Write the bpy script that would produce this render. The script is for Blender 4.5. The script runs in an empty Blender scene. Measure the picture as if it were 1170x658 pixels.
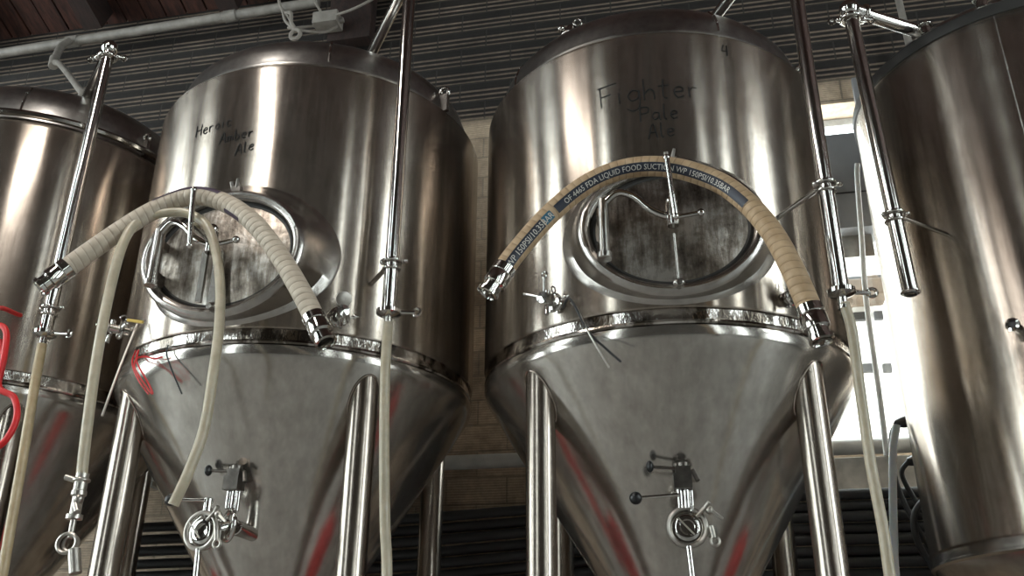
import bpy, bmesh, math, random
from mathutils import Vector, Matrix
random.seed(7)
PI = math.pi
SC = bpy.context.scene
COL = SC.collection

# ------------------------------------------------------------------ camera
cam_d = bpy.data.cameras.new('camera')
cam_d.sensor_width = 36.0
cam_d.lens = 1053.45 / 1170 * 36.0
cam_d.clip_end = 200
cam = bpy.data.objects.new('camera', cam_d)
COL.objects.link(cam)
_r = Vector((0.98034882, 0.19717335, 0.00623354))
_f = Vector((-0.1825995, 0.89502257, 0.40693001))
_u = _r.cross(_f)
cam.matrix_world = Matrix(((_r.x, _u.x, -_f.x, 0), (_r.y, _u.y, -_f.y, 0), (_r.z, _u.z, -_f.z, 1.2), (0, 0, 0, 1)))
SC.camera = cam

# ------------------------------------------------------------------ world, lights, exposure
SC.view_settings.view_transform = 'Standard'
SC.view_settings.look = 'None'
SC.view_settings.gamma = 1
SC.view_settings.use_curve_mapping = False
SC.view_settings.exposure = -0.5
SC.cycles.use_denoising = True
SC.cycles.max_bounces = 10
SC.cycles.glossy_bounces = 6
SC.cycles.diffuse_bounces = 4
SC.cycles.sample_clamp_indirect = 6.0

w = bpy.data.worlds.new('overcast_sky')
SC.world = w
w.use_nodes = True
w.node_tree.nodes['Background'].inputs[0].default_value = (0.93, 0.975, 1.0, 1)
w.node_tree.nodes['Background'].inputs[1].default_value = 15.0

FRONT_Y, LEFT_X, RIGHT_X, WALL_Y = -6.0, -9.0, 8.5, 4.75
# windows of the room: (z0, z1) and spans
WIN_FRONT = [(-5.2, -4.4, .6, 9.0), (5.9, 6.5, .6, 9.0)]
WIN_LEFT = [(-2.7, -.8, .8, 8.0), (.1, 2.6, .8, 6.8)]
WIN_RIGHT = [(-1.2, 1.0, .8, 7.4), (-5.4, -4.2, .8, 8.6)]
WIN_BACK = (-0.35, 2.6, 2.33, 4.38)

def portal(loc, rot, sx, sy):
    l = bpy.data.lights.new('window_daylight', 'AREA')
    l.shape = 'RECTANGLE'; l.size = sx; l.size_y = sy
    l.cycles.is_portal = True
    o = bpy.data.objects.new('window_daylight', l)
    o.location = loc; o.rotation_euler = rot
    COL.objects.link(o)
for a, b, z0, z1 in WIN_FRONT:
    portal(((a + b) / 2, FRONT_Y - .05, (z0 + z1) / 2), (PI / 2, 0, PI), b - a, z1 - z0)
for a, b, z0, z1 in WIN_LEFT:
    portal((LEFT_X - .05, (a + b) / 2, (z0 + z1) / 2), (PI / 2, 0, -PI / 2), b - a, z1 - z0)
for a, b, z0, z1 in WIN_RIGHT:
    portal((RIGHT_X + .05, (a + b) / 2, (z0 + z1) / 2), (PI / 2, 0, PI / 2), b - a, z1 - z0)
a, b, z0, z1 = WIN_BACK
portal(((a + b) / 2, WALL_Y + .3, (z0 + z1) / 2), (-PI / 2, 0, 0), b - a, z1 - z0)

def area(name, loc, rot, sx, sy, power, col=(1, 1, 1)):
    l = bpy.data.lights.new(name, 'AREA')
    l.shape = 'RECTANGLE'; l.size = sx; l.size_y = sy; l.energy = power; l.color = col
    o = bpy.data.objects.new(name, l); o.location = loc; o.rotation_euler = rot
    COL.objects.link(o)
# fluorescent strips hung over the aisle
area('aisle_strip_lamp', (-2.25, .9, 4.9), (0, 0, 0), .16, 1.7, 75, (1, .95, .88))

# ------------------------------------------------------------------ materials
def newmat(name):
    m = bpy.data.materials.new(name); m.use_nodes = True
    nt = m.node_tree; nt.nodes.clear()
    out = nt.nodes.new('ShaderNodeOutputMaterial')
    p = nt.nodes.new('ShaderNodeBsdfPrincipled')
    nt.links.new(p.outputs[0], out.inputs[0])
    return m, nt, p, out
def N(nt, t, **k):
    n = nt.nodes.new('ShaderNode' + t)
    for a, v in k.items():
        if a.startswith('_'): setattr(n, a[1:], v)
        else: n.inputs[a].default_value = v
    return n
def texco(nt, scale=(1, 1, 1), out='Object'):
    tc = nt.nodes.new('ShaderNodeTexCoord'); mp = nt.nodes.new('ShaderNodeMapping')
    mp.inputs['Scale'].default_value = scale
    nt.links.new(tc.outputs[out], mp.inputs[0])
    return mp.outputs[0]
def noise(nt, vec, scale=5, detail=4, rough=.55):
    n = nt.nodes.new('ShaderNodeTexNoise')
    n.inputs['Scale'].default_value = scale; n.inputs['Detail'].default_value = detail
    n.inputs['Roughness'].default_value = rough
    nt.links.new(vec, n.inputs['Vector'])
    return n.outputs['Fac']
def ramp(nt, fac, stops):
    r = nt.nodes.new('ShaderNodeValToRGB')
    el = r.color_ramp.elements
    while len(el) < len(stops): el.new(.5)
    for e, (p_, c) in zip(el, stops):
        e.position = p_; e.color = (*c, 1) if len(c) == 3 else c
    nt.links.new(fac, r.inputs[0])
    return r.outputs[0]
def g(v): return (v, v, v)
def math_n(nt, op, a, b=None, clamp=False):
    n = nt.nodes.new('ShaderNodeMath'); n.operation = op; n.use_clamp = clamp
    for i, x in enumerate((a, b)):
        if x is None: continue
        if isinstance(x, (int, float)): n.inputs[i].default_value = x
        else: nt.links.new(x, n.inputs[i])
    return n.outputs[0]
def mix(nt, fac, a, b, mode='MIX'):
    n = nt.nodes.new('ShaderNodeMix'); n.data_type = 'RGBA'; n.blend_type = mode
    for i, x in ((0, fac), (6, a), (7, b)):
        if isinstance(x, (int, float)): n.inputs[i].default_value = x
        elif isinstance(x, tuple): n.inputs[i].default_value = (*x[:3], 1)
        else: nt.links.new(x, n.inputs[i])
    return n.outputs[2]
def bump(nt, p, h, strength=.3, dist=.01):
    b = nt.nodes.new('ShaderNodeBump'); b.inputs['Strength'].default_value = strength
    b.inputs['Distance'].default_value = dist
    nt.links.new(h, b.inputs['Height']); nt.links.new(b.outputs[0], p.inputs['Normal'])
def simple(name, col, rough=.5, metal=0.0, var=0.12, scale=30, **k):
    m, nt, p, _ = newmat(name)
    f = noise(nt, texco(nt), scale, 3)
    c = ramp(nt, f, [(.3, tuple(x * (1 - var) for x in col)), (.7, tuple(min(1, x * (1 + var)) for x in col))])
    nt.links.new(c, p.inputs['Base Color'])
    p.inputs['Roughness'].default_value = rough; p.inputs['Metallic'].default_value = metal
    for a, v in k.items(): p.inputs[a].default_value = v
    return m

def steel_shell():
    m, nt, p, _ = newmat('brushed_steel_shell')
    p.inputs['Metallic'].default_value = .93
    spk = noise(nt, texco(nt, (1, 1, 1)), 60, 5, .7)
    blot = noise(nt, texco(nt, (1, 1, .6)), 3.5, 4, .6)
    c1 = ramp(nt, blot, [(.35, (.39, .33, .275)), (.65, (.53, .475, .42))])
    c2 = ramp(nt, spk, [(.52, g(1)), (.62, g(.86)), (.72, g(1))])
    drip = noise(nt, texco(nt, (16, 16, .7)), 2.2, 5, .7)
    c3 = ramp(nt, drip, [(.40, g(.80)), (.52, g(1))])
    nt.links.new(mix(nt, 1.0, mix(nt, 1.0, c1, c2, 'MULTIPLY'), c3, 'MULTIPLY'), p.inputs['Base Color'])
    rr = ramp(nt, blot, [(.3, g(.21)), (.7, g(.27))])
    nt.links.new(rr, p.inputs['Roughness'])
    p.inputs['Anisotropic'].default_value = .95
    p.inputs['Anisotropic Rotation'].default_value = .25
    t = nt.nodes.new('ShaderNodeTangent'); t.direction_type = 'RADIAL'; t.axis = 'Z'
    nt.links.new(t.outputs[0], p.inputs['Tangent'])
    wav = noise(nt, texco(nt, (1, 1, .3)), 2.4, 2, .4)
    fine = noise(nt, texco(nt, (3, 3, 220)), 3, 2, .5)
    h = math_n(nt, 'ADD', math_n(nt, 'MULTIPLY', wav, 1.0), math_n(nt, 'MULTIPLY', fine, .004))
    bump(nt, p, h, .35, .02)
    return m
def steel_cone():
    m, nt, p, _ = newmat('satin_steel_cone')
    p.inputs['Metallic'].default_value = .9
    st = noise(nt, texco(nt, (9, 9, .8)), 3, 6, .65)
    bl = noise(nt, texco(nt), 4, 4, .6)
    c = ramp(nt, math_n(nt, 'ADD', math_n(nt, 'MULTIPLY', st, .6), math_n(nt, 'MULTIPLY', bl, .4)), [(.35, (.38, .348, .315)), (.65, (.57, .535, .495))])
    nt.links.new(c, p.inputs['Base Color'])
    p.inputs['Roughness'].default_value = .165
    bump(nt, p, bl, .1, .01)
    return m
def steel(name, col=(.62, .60, .57), rough=.13, var=.1, bs=0):
    m, nt, p, _ = newmat(name)
    p.inputs['Metallic'].default_value = 1
    f = noise(nt, texco(nt), 25, 4)
    nt.links.new(ramp(nt, f, [(.3, tuple(x * (1 - var) for x in col)), (.7, col)]), p.inputs['Base Color'])
    p.inputs['Roughness'].default_value = rough
    if bs: bump(nt, p, noise(nt, texco(nt), 18, 4), bs, .004)
    return m

M = {}
M['shell'] = steel_shell()
M['cone'] = steel_cone()
M['polish'] = steel('polished_steel', rough=.10)
M['pipe'] = steel('polished_steel_pipe', (.66, .63, .60), .12)
M['leg'] = steel('brushed_steel_leg', (.38, .33, .285), .24)
M['dome'] = steel('dusty_steel_dome', (.42, .40, .38), .3, .3, .15)
M['neck'] = steel('satin_steel_neck', (.50, .47, .44), .27, .25, .15)
M['weld'] = steel('dark_weld_steel', (.22, .20, .18), .35, .5, .6)
def band_steel():
    m, nt, p, _ = newmat('polished_band_steel')
    p.inputs['Metallic'].default_value = 1
    f = noise(nt, texco(nt, (1, 1, .5)), 9, 5, .7)
    nt.links.new(ramp(nt, f, [(.44, (.14, .12, .10)), (.5, (.5, .47, .44)), (.6, (.66, .63, .60))]), p.inputs['Base Color'])
    p.inputs['Roughness'].default_value = .16
    bump(nt, p, f, .5, .01)
    return m
M['bandsteel'] = band_steel()
M['black'] = simple('black_plastic', (.012, .012, .013), .3)
M['rubber'] = simple('black_rubber', (.02, .02, .021), .6, bump=0) if False else simple('black_rubber', (.022, .022, .023), .55)
M['gasket'] = simple('dark_gasket', (.03, .028, .026), .6)
M['marker'] = simple('black_marker_ink', (.004, .004, .004), .95)
M['red'] = simple('red_plastic_cord', (.60, .010, .012), .45)
M['white_pvc'] = simple('white_pvc', (.72, .74, .74), .45)
M['grey_pvc'] = simple('grey_pvc_conduit', (.25, .225, .20), .5, var=.25, scale=12)
M['light_pvc'] = simple('light_grey_conduit', (.46, .46, .44), .5, var=.15, scale=12)
M['grey_box'] = simple('grey_painted_metal', (.20, .20, .205), .5, var=.08, scale=6)
M['cable_white'] = simple('off_white_cable', (.26, .23, .20), .6)
M['stripe'] = simple('navy_black_print_band', (.010, .014, .028), .5)
M['stripe2'] = simple('purple_black_print_band', (.03, .012, .035), .5)
M['ink'] = simple('pale_print', (.55, .53, .48), .6)
M['blue_ink'] = simple('blue_print', (.02, .10, .16), .6)
M['yellow'] = simple('yellow_tape', (.6, .42, .08), .5)
M['tin'] = simple('dull_clamp_metal', (.45, .42, .38), .35, 1.0)

def door_mat():
    m, nt, p, _ = newmat('stained_manway_door_steel')
    p.inputs['Metallic'].default_value = 1
    v = texco(nt)
    a = noise(nt, v, 7, 6, .7)
    s = noise(nt, texco(nt, (9, 9, 1.3)), 3, 5, .7)
    f = math_n(nt, 'ADD', math_n(nt, 'MULTIPLY', a, .55), math_n(nt, 'MULTIPLY', s, .45))
    nt.links.new(ramp(nt, f, [(.38, (.07, .055, .045)), (.5, (.30, .26, .22)), (.60, (.66, .62, .57))]), p.inputs['Base Color'])
    p.inputs['Roughness'].default_value = .34
    bump(nt, p, noise(nt, v, 22, 5, .7), .5, .006)
    return m
M['door'] = door_mat()

def hose_mat(name, c_seam, c1, c2, trans=0, pitch=.034, freq_col=True):
    m, nt, p, _ = newmat(name)
    uv = nt.nodes.new('ShaderNodeTexCoord').outputs['UV']
    sep = nt.nodes.new('ShaderNodeSeparateXYZ'); nt.links.new(uv, sep.inputs[0])
    s = math_n(nt, 'ADD', sep.outputs[0], math_n(nt, 'MULTIPLY', sep.outputs[1], pitch))
    fr = math_n(nt, 'FRACT', math_n(nt, 'DIVIDE', s, pitch))
    n = noise(nt, texco(nt), 28, 4)
    base = ramp(nt, n, [(.3, c1), (.7, c2)])
    seam = ramp(nt, fr, [(0, g(1)), (.06, g(0)), (.94, g(0)), (1, g(1))])
    nt.links.new(mix(nt, math_n(nt, 'MULTIPLY', seam, .75 if freq_col else 0), base, c_seam), p.inputs['Base Color'])
    p.inputs['Roughness'].default_value = .6 if not trans else .3
    if trans:
        p.inputs['Subsurface Weight'].default_value = .4
        p.inputs['Subsurface Radius'].default_value = (.02, .015, .01)
    if freq_col:
        prof = ramp(nt, fr, [(0, g(0)), (.2, g(.8)), (.5, g(1)), (.8, g(.8)), (1, g(0))])
        bump(nt, p, prof, .9, .003)
    return m
M['hose_tan'] = hose_mat('tan_wrapped_hose', (.16, .10, .05), (.35, .235, .13), (.47, .335, .205), pitch=.027)
M['hose_cream'] = hose_mat('cream_wrapped_hose', (.20, .15, .11), (.40, .335, .26), (.50, .43, .345), pitch=.027)
M['hose_silicone'] = hose_mat('milky_silicone_hose', (.5, .5, .4), (.40, .345, .25), (.50, .44, .33), trans=1, freq_col=False)
M['hose_yellow'] = hose_mat('yellowed_silicone_hose', (.5, .5, .4), (.40, .31, .18), (.50, .40, .25), trans=1, freq_col=False)
M['hose_clear'] = hose_mat('clear_blue_white_hose', (.5, .5, .5), (.80, .86, .92), (.88, .92, .95), trans=1, freq_col=False)

def wall_mat(inner_only=False):
    m, nt, p, _ = newmat('ribbed_clay_block_wall')
    tc = nt.nodes.new('ShaderNodeTexCoord'); sp = nt.nodes.new('ShaderNodeSeparateXYZ')
    nt.links.new(tc.outputs['Object'], sp.inputs[0])
    x, z = sp.outputs[0], sp.outputs[2]
    cb = nt.nodes.new('ShaderNodeCombineXYZ'); nt.links.new(x, cb.inputs[0]); nt.links.new(z, cb.inputs[1])
    RH = .142
    br = nt.nodes.new('ShaderNodeTexBrick')
    br.inputs['Scale'].default_value = 1.0
    br.inputs['Brick Width'].default_value = .33; br.inputs['Row Height'].default_value = RH
    br.inputs['Mortar Size'].default_value = .006; br.inputs['Mortar Smooth'].default_value = .3
    br.inputs['Color1'].default_value = (.30, .30, .30, 1); br.inputs['Color2'].default_value = (.75, .75, .75, 1)
    br.inputs['Mortar'].default_value = (.5, .5, .5, 1)
    nt.links.new(cb.outputs[0], br.inputs['Vector'])
    mort = br.outputs['Fac']
    fr = math_n(nt, 'FRACT', math_n(nt, 'DIVIDE', z, RH))
    # three raised ribs in the middle of each block course (upper wall)
    rib = math_n(nt, 'SINE', math_n(nt, 'MULTIPLY', fr, 2 * PI * 4))
    band = ramp(nt, fr, [(.02, g(0)), (.06, g(1)), (.72, g(1)), (.76, g(0))])
    ribU = math_n(nt, 'MULTIPLY', ramp(nt, math_n(nt, 'ADD', math_n(nt, 'MULTIPLY', rib, .5), .5), [(.45, g(0)), (.8, g(1))]), band)
    # fine combing on the lower wall
    nz = noise(nt, texco(nt, (1.5, 1, 3)), 4, 3)
    fine = math_n(nt, 'SINE', math_n(nt, 'ADD', math_n(nt, 'MULTIPLY', z, 2 * PI / .0135), math_n(nt, 'MULTIPLY', nz, 3)))
    fine = math_n(nt, 'ADD', math_n(nt, 'MULTIPLY', fine, .5), .5)
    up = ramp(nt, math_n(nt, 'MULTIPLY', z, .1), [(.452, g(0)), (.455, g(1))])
    dirt = noise(nt, texco(nt), 2.2, 5, .65)
    n2 = noise(nt, texco(nt), 26, 5, .65)
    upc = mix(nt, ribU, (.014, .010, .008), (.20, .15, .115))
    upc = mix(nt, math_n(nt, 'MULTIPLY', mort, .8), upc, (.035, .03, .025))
    loc_ = mix(nt, math_n(nt, 'MULTIPLY', fine, .45), (.52, .40, .29), (.28, .21, .145))  # lower blocks also lightened in colour to stand in for light on them
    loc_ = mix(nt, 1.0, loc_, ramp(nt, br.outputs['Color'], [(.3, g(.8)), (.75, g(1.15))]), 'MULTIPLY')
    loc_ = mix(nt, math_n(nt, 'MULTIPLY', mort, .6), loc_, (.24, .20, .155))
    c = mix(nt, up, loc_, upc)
    c = mix(nt, 1.0, c, ramp(nt, dirt, [(.3, g(.6)), (.7, g(1.25))]), 'MULTIPLY')
    c = mix(nt, 1.0, c, ramp(nt, n2, [(.3, g(.75)), (.7, g(1.15))]), 'MULTIPLY')
    nt.links.new(c, p.inputs['Base Color'])
    p.inputs['Roughness'].default_value = .75
    hU = math_n(nt, 'MULTIPLY', math_n(nt, 'MULTIPLY', ribU, 1.0), up)
    hL = math_n(nt, 'MULTIPLY', math_n(nt, 'MULTIPLY', fine, .16), math_n(nt, 'SUBTRACT', 1.0, up))
    h = math_n(nt, 'SUBTRACT', math_n(nt, 'ADD', math_n(nt, 'ADD', hU, hL), math_n(nt, 'MULTIPLY', n2, .2)), math_n(nt, 'MULTIPLY', mort, .6))
    bump(nt, p, h, .9, .014)
    return m
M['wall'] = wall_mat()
M['plaster'] = simple('dark_painted_block', (.045, .034, .026), .8, var=.3, scale=3)
M['concrete'] = simple('worn_grey_concrete', (.36, .35, .33), .5, var=.25, scale=2.5)
M['sill'] = simple('grey_concrete_sill', (.50, .47, .43), .8, var=.3, scale=9)
M['redfloor'] = simple('red_floor_paint', (.42, .012, .010), .35, var=.2, scale=3)
def wood_mat(name, c1, c2):
    m, nt, p, _ = newmat(name)
    f = noise(nt, texco(nt, (14, .7, 8)), 2.2, 5, .6)
    nt.links.new(ramp(nt, f, [(.32, c1), (.68, c2)]), p.inputs['Base Color'])
    p.inputs['Roughness'].default_value = .8
    bump(nt, p, f, .4, .01)
    return m
M['wood'] = wood_mat('dark_red_roof_boards', (.018, .005, .003), (.085, .028, .017))
M['joist'] = wood_mat('dark_joist_wood', (.010, .005, .004), (.035, .015, .011))
M['facade'] = simple('white_facade_paint', (.85, .85, .84), .8, var=.03)
M['dark_open'] = simple('dark_window_slot', (.03, .03, .03), .6)
M['tanpaint'] = simple('tan_awning_cloth', (.085, .058, .036), .7, var=.25, scale=8)
def glass_mat():
    m = bpy.data.materials.new('window_glass'); m.use_nodes = True; nt = m.node_tree; nt.nodes.clear()
    o = nt.nodes.new('ShaderNodeOutputMaterial'); mx = nt.nodes.new('ShaderNodeMixShader')
    t = nt.nodes.new('ShaderNodeBsdfTransparent'); gl = nt.nodes.new('ShaderNodeBsdfGlossy')
    gl.inputs['Roughness'].default_value = .03; t.inputs[0].default_value = (.95, .98, .97, 1)
    mx.inputs[0].default_value = .06
    nt.links.new(t.outputs[0], mx.inputs[1]); nt.links.new(gl.outputs[0], mx.inputs[2]); nt.links.new(mx.outputs[0], o.inputs[0])
    return m
M['glass'] = glass_mat()

# ------------------------------------------------------------------ mesh helpers
class MB:
    def __init__(s):
        s.v = []; s.f = []; s.uv = []      # uv per face list or None
    def add(s, vs, fs, uvs=None):
        o = len(s.v); s.v += [tuple(v) for v in vs]
        for i, f in enumerate(fs):
            s.f.append([o + k for k in f]); s.uv.append(uvs[i] if uvs else None)
        return s
    def box(s, c, d, rot=None):
        c = Vector(c); h = Vector(d) / 2
        R = rot or Matrix.Identity(3)
        vs = [c + R @ Vector((h.x * a, h.y * b, h.z * e)) for a in (-1, 1) for b in (-1, 1) for e in (-1, 1)]
        return s.add(vs, [(0, 1, 3, 2), (4, 6, 7, 5), (0, 4, 5, 1), (2, 3, 7, 6), (0, 2, 6, 4), (1, 5, 7, 3)])
    def lathe(s, prof, seg=96, M_=None, a0=0, a1=2 * PI, sx=1, sy=1):
        n = len(prof); full = abs(a1 - a0 - 2 * PI) < 1e-6
        cnt = seg if full else seg + 1
        vs = []
        for i in range(cnt):
            a = a0 + (a1 - a0) * i / seg
            for r, z in prof:
                v = Vector((r * math.cos(a) * sx, r * math.sin(a) * sy, z)); vs.append(M_ @ v if M_ else v)
        fs = []
        for i in range(seg):
            j = (i + 1) % cnt
            for k in range(n - 1):
                fs.append((i * n + k, j * n + k, j * n + k + 1, i * n + k + 1))
        return s.add(vs, fs)
    def cyl(s, a, b, r, r2=None, seg=20, cap=True):
        a, b = Vector(a), Vector(b); d = b - a; L = d.length
        q = d.to_track_quat('Z', 'Y').to_matrix().to_4x4(); T = Matrix.Translation(a) @ q
        r2 = r if r2 is None else r2
        e = min(r, r2) * .12
        prof = [(1e-5, 0), (r - e, 0), (r, e), (r2, L - e), (r2 - e, L), (1e-5, L)] if cap else [(r, 0), (r2, L)]
        return s.lathe(prof, seg, T)
    def prof(s, a, d, prof, seg=24):
        a = Vector(a); q = Vector(d).to_track_quat('Z', 'Y').to_matrix().to_4x4()
        return s.lathe(prof, seg, Matrix.Translation(a) @ q)
    def sphere(s, c, r, seg=16, sc=(1, 1, 1)):
        n = seg // 2
        prof = [(max(1e-5, r * math.sin(PI * i / n)), -r * math.cos(PI * i / n)) for i in range(n + 1)]
        T = Matrix.Translation(Vector(c)) @ Matrix.Diagonal((*sc, 1))
        return s.lathe(prof, seg, T)
    def torus(s, c, d, R, r, seg=32, rs=10, sx=1, sy=1):
        q = Vector(d).to_track_quat('Z', 'Y').to_matrix().to_4x4()
        prof = [(R + r * math.cos(2 * PI * i / rs), r * math.sin(2 * PI * i / rs)) for i in range(rs + 1)]
        return s.lathe(prof, seg, Matrix.Translation(Vector(c)) @ q, sx=sx, sy=sy)
    def tube(s, pts, r, seg=12, step=None, closed=False, rfun=None, ref=Vector((0, -1, 0))):
        P, Ts, S = sample_path(pts, step or max(r * .8, .006))
        vs = []; fs = []; uvs = []
        n = len(P)
        fr = frames(Ts, ref)
        for i in range(n):
            rr = rfun(S[i]) if rfun else r
            N0, B = fr[i]
            for k in range(seg):
                a = 2 * PI * k / seg
                vs.append(P[i] + (N0 * math.cos(a) + B * math.sin(a)) * rr)
        for i in range(n - 1):
            for k in range(seg):
                k2 = (k + 1) % seg
                fs.append((i * seg + k, i * seg + k2, (i + 1) * seg + k2, (i + 1) * seg + k))
                u0, u1, v0, v1 = S[i], S[i + 1], k / seg, (k + 1) / seg
                uvs.append(((u0, v0), (u0, v1), (u1, v1), (u1, v0)))
        s.add(vs, fs, uvs)
        s.add([vs[k] for k in range(seg)], [tuple(range(seg))[::-1]])
        s.add([vs[(n - 1) * seg + k] for k in range(seg)], [tuple(range(seg))])
        return s
    def build(s, name, mat, parent=None, smooth=True, bevel=0, auto=40):
        me = bpy.data.meshes.new(name); me.from_pydata(s.v, [], s.f)
        if any(u for u in s.uv):
            l = me.uv_layers.new(name='UVMap'); i = 0
            for f, u in zip(me.polygons, s.uv):
                for k, li in enumerate(f.loop_indices):
                    l.data[li].uv = u[k] if u else (0, 0)
        bm = bmesh.new(); bm.from_mesh(me)
        bmesh.ops.remove_doubles(bm, verts=bm.verts, dist=2e-5)
        bmesh.ops.recalc_face_normals(bm, faces=bm.faces)
        if bevel:
            es = [e for e in bm.edges if len(e.link_faces) == 2 and e.calc_face_angle(0) > .9]
            bmesh.ops.bevel(bm, geom=es, offset=bevel, segments=2, profile=.6, affect='EDGES')
        if smooth:
            for f in bm.faces: f.smooth = True
            for e in bm.edges:
                if len(e.link_faces) == 2 and e.calc_face_angle(0) > math.radians(auto): e.smooth = False
        bm.to_mesh(me); bm.free()
        me.materials.append(M[mat] if isinstance(mat, str) else mat)
        o = bpy.data.objects.new(name, me); COL.objects.link(o)
        if parent: o.parent = parent
        return o

def sample_path(pts, step):
    pts = [Vector(p) for p in pts]
    if len(pts) == 2:
        L = (pts[1] - pts[0]).length; n = max(2, int(L / step) + 1)
        P = [pts[0].lerp(pts[1], i / (n - 1)) for i in range(n)]
    else:
        ext = [pts[0] * 2 - pts[1]] + pts + [pts[-1] * 2 - pts[-2]]
        P = []
        for i in range(1, len(ext) - 2):
            a, b, c, d = ext[i - 1:i + 3]; n = max(2, int((c - b).length / step) + 1)
            for k in range(n):
                t = k / n
                P.append(.5 * ((2 * b) + (c - a) * t + (2 * a - 5 * b + 4 * c - d) * t * t + (3 * b - a - 3 * c + d) * t ** 3))
        P.append(pts[-1])
    Ts = []
    for i in range(len(P)):
        Ts.append((P[min(i + 1, len(P) - 1)] - P[max(i - 1, 0)]).normalized())
    S = [0]
    for i in range(1, len(P)): S.append(S[-1] + (P[i] - P[i - 1]).length)
    return P, Ts, S
def frames(Ts, ref):
    out = []; prev = None
    for T in Ts:
        r0 = ref - T * ref.dot(T)
        if r0.length < .15 and prev is not None: r0 = prev - T * prev.dot(T)
        elif r0.length < .15:
            r0 = Vector((1, 0, 0)) - T * T.x
        r0.normalize(); prev = r0
        out.append((r0, T.cross(r0)))
    return out

def tag(o, label=None, cat=None, group=None, kind=None):
    if label: o['label'] = label
    if cat: o['category'] = cat
    if group: o['group'] = group
    if kind: o['kind'] = kind
    return o
def empty(name, loc, rz=0):
    o = bpy.data.objects.new(name, None); COL.objects.link(o)
    o.location = loc; o.rotation_euler = (0, 0, rz); o.empty_display_size = .2
    return o

# ------------------------------------------------------------------ the setting
def wall_panel(name, axis, pos, thick, u0, u1, z0, z1, holes, mat):
    us = sorted({u0, u1, *[h[0] for h in holes], *[h[1] for h in holes]})
    zs = sorted({z0, z1, *[h[2] for h in holes], *[h[3] for h in holes]})
    mb = MB()
    for a, b in zip(us, us[1:]):
        for c, d in zip(zs, zs[1:]):
            if any(h[0] <= a and b <= h[1] and h[2] <= c and d <= h[3] for h in holes): continue
            if axis == 'Y': mb.box(((a + b) / 2, pos, (c + d) / 2), (b - a, thick, d - c))
            else: mb.box((pos, (a + b) / 2, (c + d) / 2), (thick, b - a, d - c))
    return tag(mb.build(name, mat, smooth=False), kind='structure')
ROOF_LO, ROOF_HI = 5.72, 9.6
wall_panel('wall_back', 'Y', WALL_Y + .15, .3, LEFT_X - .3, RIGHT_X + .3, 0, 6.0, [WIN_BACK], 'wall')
wall_panel('wall_front', 'Y', FRONT_Y - .15, .3, LEFT_X - .3, RIGHT_X + .3, 0, 9.9, WIN_FRONT, 'plaster')
wall_panel('wall_left', 'X', LEFT_X - .15, .3, FRONT_Y, WALL_Y, 0, 9.9, WIN_LEFT, 'plaster')
wall_panel('wall_right', 'X', RIGHT_X + .15, .3, FRONT_Y, WALL_Y, 0, 9.9, WIN_RIGHT, 'plaster')
tag(MB().box((-.25, (FRONT_Y + WALL_Y) / 2, -.1), (RIGHT_X - LEFT_X + .6, WALL_Y - FRONT_Y + .6, .2)).build('floor', 'concrete', smooth=False), kind='structure')
# sloped board roof with joists
slope = math.atan2(ROOF_HI - ROOF_LO, WALL_Y - FRONT_Y)
mb = MB()
bw = .16; x = LEFT_X
RX = Matrix.Rotation(-slope, 3, 'X')
Lr = math.hypot(ROOF_HI - ROOF_LO, WALL_Y - FRONT_Y) + .8
while x < RIGHT_X:
    mb.box((x + bw / 2, (FRONT_Y + WALL_Y) / 2, (ROOF_LO + ROOF_HI) / 2 + .05 + random.uniform(-.004, .004)), (bw - .012, Lr, .04), RX)
    x += bw
mb.box((-.25, (FRONT_Y + WALL_Y) / 2, (ROOF_LO + ROOF_HI) / 2 + .10), (RIGHT_X - LEFT_X + .6, Lr, .04), RX)
tag(mb.build('ceiling', 'wood', smooth=False), kind='structure')
for i in range(9):
    x = -8.2 + i * 1.05 if i < 6 else -8.2 + i * 1.9 - 5
    j = MB().box((x, (FRONT_Y + WALL_Y) / 2 - .05, (ROOF_LO + ROOF_HI) / 2 - .10), (.14 if i % 3 else .24, Lr - 1.0, .22), RX)
    tag(j.build('trim_%d' % (i + 2), 'joist', smooth=False), kind='structure')

# window frames + panes
def window(name, axis, pos, a, b, z0, z1, nx, nz, fw=.05, mat='white_pvc'):
    mb = MB(); pane = MB()
    def bx(u, z, du, dz, t=.06):
        if axis == 'Y': mb.box((u, pos, z), (du, t, dz))
        else: mb.box((pos, u, z), (t, du, dz))
    for u in (a + fw / 2, b - fw / 2): bx(u, (z0 + z1) / 2, fw, z1 - z0)
    for z in (z0 + fw / 2, z1 - fw / 2): bx((a + b) / 2, z, b - a, fw, .062)
    for i in range(1, nx): bx(a + (b - a) * i / nx, (z0 + z1) / 2, .025, z1 - z0, .04)
    for i in range(1, nz): bx((a + b) / 2, z0 + (z1 - z0) * i / nz, b - a, .025, .042)
    f = tag(mb.build(name, mat, smooth=False), kind='structure')
    if axis == 'Y': pane.box(((a + b) / 2, pos, (z0 + z1) / 2), (b - a - .02, .006, z1 - z0 - .02))
    else: pane.box((pos, (a + b) / 2, (z0 + z1) / 2), (.006, b - a - .02, z1 - z0 - .02))
    pane.build('window_pane', 'glass', f, smooth=False)
    return f
window('window_1', 'Y', WALL_Y + .2, *WIN_BACK, 1, 1, .045)
k = 2
for h in WIN_FRONT: window('window_%d' % k, 'Y', FRONT_Y - .15, *h, 1, 4); k += 1
for h in WIN_LEFT: window('window_%d' % k, 'X', LEFT_X - .15, *h, 1, 4); k += 1
for h in WIN_RIGHT: window('window_%d' % k, 'X', RIGHT_X + .15, *h, 1, 4); k += 1
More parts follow.
